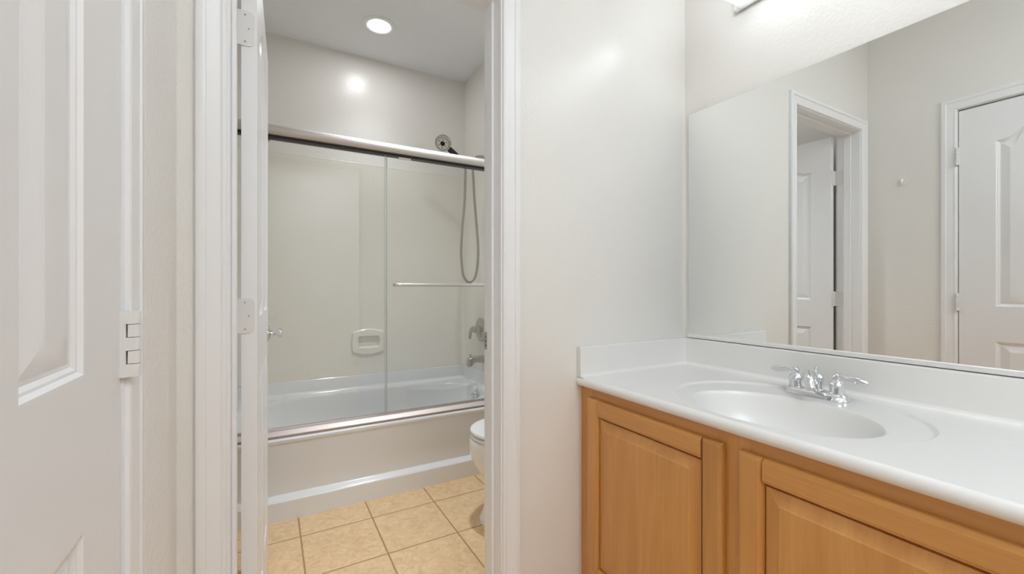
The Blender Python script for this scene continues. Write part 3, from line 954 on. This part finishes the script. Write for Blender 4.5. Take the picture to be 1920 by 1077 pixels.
XD = 0.9135
TD = 0.0190
def cab_door(y0, y1):
    r = 0.055
    dd = thing_part('cabinet_door', vc, (XD + TD, (y0 + y1) / 2, DZ0))
    # outline steps of the outer edge (distance in, depth behind face)
    def member(poly, m, name):
        pass
    # stiles run full height, rails between
    def edge_prof(bm, pts):
        pass
    for (a0, a1, inner) in ((y0, y0 + r, 1), (y1 - r, y1, -1)):
        bm = B()
        oy = a0 if inner == 1 else a1
        iy = a1 if inner == 1 else a0
        s = 1 if inner == 1 else -1
        P = [(oy, XD + TD), (oy, XD + 0.008), (oy + s * 0.0015, XD + 0.005), (oy + s * 0.006, XD + 0.0035), (oy + s * 0.008, XD + 0.0005), (oy + s * 0.010, XD),
             (iy - s * 0.010, XD), (iy - s * 0.008, XD + 0.002), (iy - s * 0.0045, XD + 0.0025), (iy - s * 0.002, XD + 0.006), (iy, XD + 0.0115), (iy, XD + TD)]
        # ends eased at top and bottom the same way
        L = []
        for z, ins in ((DZ0, 0.008), (DZ0 + 0.0015, 0.005), (DZ0 + 0.006, 0.0035), (DZ0 + 0.008, 0.0005), (DZ0 + 0.010, 0.0), (DZ1 - 0.010, 0.0), (DZ1 - 0.008, 0.0005), (DZ1 - 0.006, 0.0035), (DZ1 - 0.0015, 0.005), (DZ1, 0.008)):
            L.append([(max(x, XD + ins) if x < XD + TD else x, y, z) for y, x in P])
        loft(bm, L)
        mesh_obj('stile', bm, M_WOODV2 if s == 1 else M_WOODV, dd, sharp=20)
    for (c0, c1, sgn) in ((DZ1 - r, DZ1, 1), (DZ0, DZ0 + r, -1)):
        bm = B()
        oz = c1 if sgn == 1 else c0
        iz = c0 if sgn == 1 else c1
        s = -sgn
        P = [(oz, XD + TD), (oz, XD + 0.008), (oz + s * 0.0015, XD + 0.005), (oz + s * 0.006, XD + 0.0035), (oz + s * 0.008, XD + 0.0005), (oz + s * 0.010, XD),
             (iz - s * 0.010, XD), (iz - s * 0.008, XD + 0.002), (iz - s * 0.0045, XD + 0.0025), (iz - s * 0.002, XD + 0.006), (iz, XD + 0.0115), (iz, XD + TD)]
        loft(bm, [[(x, y, z) for z, x in P] for y in (y0 + r + 0.0006, y1 - r - 0.0006)])
        # little mitred returns are formed by the stiles' own sticking
        mesh_obj('rail', bm, M_WOODH, dd, sharp=20)
    bm = B()
    def rl_(d, x): return [(x, y0 + r - 0.001 + d, DZ0 + r - 0.001 + d), (x, y1 - r + 0.001 - d, DZ0 + r - 0.001 + d), (x, y1 - r + 0.001 - d, DZ1 - r + 0.001 - d), (x, y0 + r - 0.001 + d, DZ1 - r + 0.001 - d)]
    loft(bm, [rl_(0, XD + 0.017), rl_(0, XD + 0.0168), rl_(0.0045, XD + 0.0168), rl_(0.0050, XD + 0.0100), rl_(0.020, XD + 0.0065), rl_(0.032, XD + 0.0025), rl_(0.035, XD + 0.0005)])
    mesh_obj('raised_panel', bm, M_WOODV, dd, sharp=12)

def thing_part(name, parent, loc):
    o = bpy.data.objects.new(name, None)
    o.empty_display_size = 0.05
    C.objects.link(o)
    o.parent = parent
    o.location = Vector(loc) - WL[parent.name]
    WL[o.name] = Vector(loc)
    return o
for y0, y1 in doors: cab_door(y0, y1)

# ------------------------------------------------------------------ countertop with integral basin
ct = thing('vanity_countertop', 'white cultured marble vanity top with integral oval basin', 'countertop', (1.19, 0.35, 0.7725))
ZT = 0.803
XC0 = 0.908
CY0 = VY0 - 0.012
NE = 128
def ell(cx, cy, ax, ay, z):
    return [(cx + ax * math.cos(2 * PI * i / NE), cy + ay * math.sin(2 * PI * i / NE), z) for i in range(NE)]
bx, by, bax, bay = 1.128, 0.612, 0.165, 0.217
E1 = lambda k, z: ell(1.172 + (bx - 1.172) * k, 0.614 + (by - 0.614) * k, 0.232 + (bax - 0.232) * k, 0.290 + (bay - 0.290) * k, z)
top_loops = [rect_loop(XC0 + 0.014, XM - 0.001, CY0, VY1, ZT, 1.172, 0.614, E1(0, ZT)), E1(0.0, ZT), E1(0.03, ZT - 0.0006), E1(0.06, ZT - 0.0026), E1(0.09, ZT - 0.0050), E1(0.12, ZT - 0.0062), E1(0.17, ZT - 0.0066), E1(0.5, ZT - 0.0072), E1(0.90, ZT - 0.0080), E1(0.96, ZT - 0.0086), E1(1.0, ZT - 0.0100)]
bm = B()
loft(bm, top_loops, False, False)
# front bullnose
N_ = [(XC0 + 0.014, ZT), (XC0 + 0.009, ZT - 0.0012), (XC0 + 0.004, ZT - 0.0045), (XC0 + 0.001, ZT - 0.010), (XC0, ZT - 0.016), (XC0 + 0.001, ZT - 0.021), (XC0 + 0.005, ZT - 0.027), (XC0 + 0.012, ZT - 0.0302), (XC0 + 0.035, ZT - 0.0308)]
loft(bm, [[(x, y, z) for x, z in N_] for y in (CY0, VY1)], False, False, closed=False)
# underside and near end
for q in ([(XC0 + 0.035, CY0, ZT - 0.0308), (XC0 + 0.06, CY0, ZT - 0.0308), (XC0 + 0.06, VY1, ZT - 0.0308), (XC0 + 0.035, VY1, ZT - 0.0308)],
          [(XC0 + 0.012, CY0, ZT - 0.0302), (XC0 + 0.012, CY0, ZT), (XM - 0.001, CY0, ZT), (XM - 0.001, CY0, ZT - 0.0302)]):
    bm.faces.new([bm.verts.new(p) for p in q])
mesh_obj('counter_slab', bm, M_MARBLE, ct, sharp=45, orient=lambda c, n: (0, 0, -1) if (c.z < ZT - 0.029 and abs(n.y) < 0.5) else ((0, -1, 0) if abs(n.y) > 0.9 else (-1, 0, 0.9 if c.z > ZT - 0.02 else -0.9)))
bm = B()
bl = [E1(1.0, ZT - 0.0100)]
for k, z in ((0.985, 0.0135), (0.965, 0.020), (0.93, 0.040), (0.88, 0.066), (0.80, 0.092), (0.66, 0.114), (0.48, 0.126), (0.28, 0.131), (0.105, 0.133)):
    bl.append(ell(bx + 0.012 * (1 - k), by, bax * k, bay * k if k > 0.3 else (bay * k * (0.75 if k < 0.2 else 0.88)), ZT - z))
loft(bm, bl, False, False)
bs = mesh_obj('basin', bm, M_MARBLE, ct, sharp=60, orient=lambda c, n: (bx - c.x, by - c.y, 1.2 - c.z))
bm = B(); lathe(bm, (bx + 0.0105, by, ZT - 0.134), (0, 0, 1), [(0, 0.0245), (0.003, 0.0245), (0.004, 0.021), (0.0025, 0.017), (0.004, 0.016), (0.005, 0.002)], 28)
mesh_obj('basin_drain', bm, M_CHROME, ct)
# backsplash and side splash
def splash(bm, fn, t0, t1, h0, h1, th):
    P = [(0, h0), (th + 0.010, h0), (th + 0.004, h0 + 0.0022), (th + 0.0008, h0 + 0.007), (th, h0 + 0.012), (th, h1 - 0.006), (th - 0.002, h1 - 0.0018), (th - 0.006, h1), (0.0, h1)]
    extrude_profile(bm, P, fn, t0, t1)
bm = B(); splash(bm, lambda p, t: (XM - 0.001 - p[0], t, p[1]), CY0, VY1 - 0.0195, ZT - 0.0002, 0.905, 0.0195)
mesh_obj('backsplash', bm, M_MARBLE, ct, sharp=30)
bm = B(); splash(bm, lambda p, t: (t, VY1 - p[0], p[1]), XC0 + 0.004, XM - 0.001, ZT - 0.0002, 0.905, 0.0195)
mesh_obj('side_splash', bm, M_MARBLE, ct, sharp=30)

# ------------------------------------------------------------------ faucet
FX, FY = 1.362, 0.630
ZF = ZT - 0.0076
fa = thing('faucet', 'chrome two-lever basin faucet behind the oval sink', 'faucet', (FX, FY, ZF))
bm = B()
def stad(hw, hl, z, n=10):
    out = []
    for i in range(n + 1):
        t = PI * i / n; out.append((FX + hw * math.cos(t), FY + hl - hw + hw * math.sin(t), z))
    for i in range(n + 1):
        t = PI + PI * i / n; out.append((FX + hw * math.cos(t), FY - hl + hw + hw * math.sin(t), z))
    return out
loft(bm, [stad(0.031, 0.083, ZF), stad(0.031, 0.083, ZF + 0.003), stad(0.028, 0.080, ZF + 0.008), stad(0.0265, 0.0785, ZF + 0.013), stad(0.0225, 0.0745, ZF + 0.017), stad(0.021, 0.073, ZF + 0.018)])
mesh_obj('base_plate', bm, M_CHROME, fa, sharp=25)
for sy in (1, -1):
    c = (FX, FY + sy * 0.053, ZF + 0.016)
    bm = B(); lathe(bm, c, (0, 0, 1), [(0, 0.0205), (0.003, 0.0205), (0.005, 0.0175), (0.020, 0.0172), (0.023, 0.0186), (0.026, 0.0184), (0.032, 0.0165), (0.038, 0.0120), (0.041, 0.0082), (0.043, 0.0080)], 32)
    hn = mesh_obj('handle', bm, M_CHROME, fa)
    bm = B()
    lathe(bm, (c[0], c[1], c[2] + 0.042), (0, 0, 1), [(0, 0.0078), (0.003, 0.0098), (0.009, 0.0104), (0.014, 0.0088), (0.017, 0.0048), (0.0175, 0.0005)], 24)
    z = c[2] + 0.051
    def lr(t):
        if t < 0.2: return 0.0055 - 0.008 * t
        if t < 0.6: return 0.0039 + 0.0034 * math.sin((t - 0.2) / 0.4 * PI / 2)
        if t < 0.92: return 0.0073 - 0.0045 * (t - 0.6) / 0.32
        return 0.0034 - 0.02 * (t - 0.92)
    tube(bm, [(c[0], c[1] + sy * 0.006, z), (c[0], c[1] + sy * 0.024, z - 0.001), (c[0], c[1] + sy * 0.045, z - 0.003), (c[0], c[1] + sy * 0.063, z - 0.007), (c[0], c[1] + sy * 0.072, z - 0.009)], 0.005, 14, 8, rad=lambda t: 1.3 * lr(t))
    mesh_obj('lever', bm, M_CHROME, hn)
bm = B()
lathe(bm, (FX + 0.002, FY, ZF + 0.016), (0, 0, 1), [(0, 0.0225), (0.004, 0.0225), (0.006, 0.019), (0.034, 0.0178), (0.040, 0.0185), (0.043, 0.0165), (0.049, 0.0105), (0.052, 0.0055), (0.053, 0.004)], 32)
tube(bm, [(FX - 0.006, FY, ZF + 0.044), (FX - 0.026, FY - 0.001, ZF + 0.062), (FX - 0.052, FY - 0.005, ZF + 0.068), (FX - 0.076, FY - 0.018, ZF + 0.058), (FX - 0.088, FY - 0.030, ZF + 0.036)], 0.012, 18, 8, rad=lambda t: 0.0145 - 0.0035 * t)
mesh_obj('spout', bm, M_CHROME, fa)
bm = B()
lathe(bm, (FX + 0.002, FY, ZF + 0.066), (0, 0, 1), [(0, 0.003), (0.010, 0.003), (0.011, 0.0062), (0.015, 0.0070), (0.019, 0.0056), (0.021, 0.0005)], 18)
mesh_obj('lift_rod', bm, M_CHROME, fa)

# ------------------------------------------------------------------ mirror
MY0, MY1, MZ0, MZ1 = -0.45, 1.132, 0.908, 1.796
mi = thing('wall_mirror', 'large frameless wall mirror resting above the backsplash', 'mirror', (XM - 0.004, 0.35, MZ0))
XMF = 1.459
bm = B(); box(bm, XMF, XM - 0.0002, MY0, MY1, MZ0, MZ1)
mesh_obj('mirror_glass', bm, M_MIRROR, mi, smooth=False)
bm = B(); box(bm, XMF - 0.0060, XMF - 0.0002, MY0, MY1, MZ0 - 0.001, MZ0 + 0.013, 0.0024, 3)
ch = mesh_obj('bottom_channel', bm, M_CHAN, mi)
ch['label'] = 'chrome channel along the bottom edge'

# ------------------------------------------------------------------ vanity light above the mirror
vl = thing('vanity_light', 'bar light with square glass shades mounted above the mirror', 'wall light', (XM, 0.62, 2.095))
bm = B(); box(bm, XM - 0.024, XM - 0.0005, 0.31, 0.93, 2.095, 2.205, 0.004, 2)
mesh_obj('back_plate', bm, M_CHAN, vl)
for cy in (0.835, 0.62, 0.405):
    bm = B()
    def sqr(x0, x1, hw, z): return [(x0, cy - hw, z), (x1, cy - hw, z), (x1, cy + hw, z), (x0, cy + hw, z)]
    # flared open-topped glass box with thick bottom
    loft(bm, [sqr(1.225, 1.437, 0.062, 2.083), sqr(1.215, 1.437, 0.072, 2.20), sqr(1.221, 1.432, 0.066, 2.20), sqr(1.231, 1.432, 0.057, 2.092)], True, True)
    sh = mesh_obj('glass_shade', bm, M_SHADE, vl, smooth=False)
    bm = B(); tube(bm, [(XM - 0.02, cy, 2.15), (1.375, cy, 2.15)], 0.014, 16, 1, smooth=False)
    mesh_obj('lamp_holder', bm, M_NICKEL, vl)
    bm = B()
    lathe(bm, (1.376, cy, 2.15), (-1, 0, 0), [(0, 0.012), (0.014, 0.014), (0.03, 0.026), (0.046, 0.033), (0.060, 0.031), (0.070, 0.022), (0.076, 0.002)], 24)
    bu = mesh_obj('bulb', bm, M_BULB, vl)
    bu['label'] = 'glowing bulb'
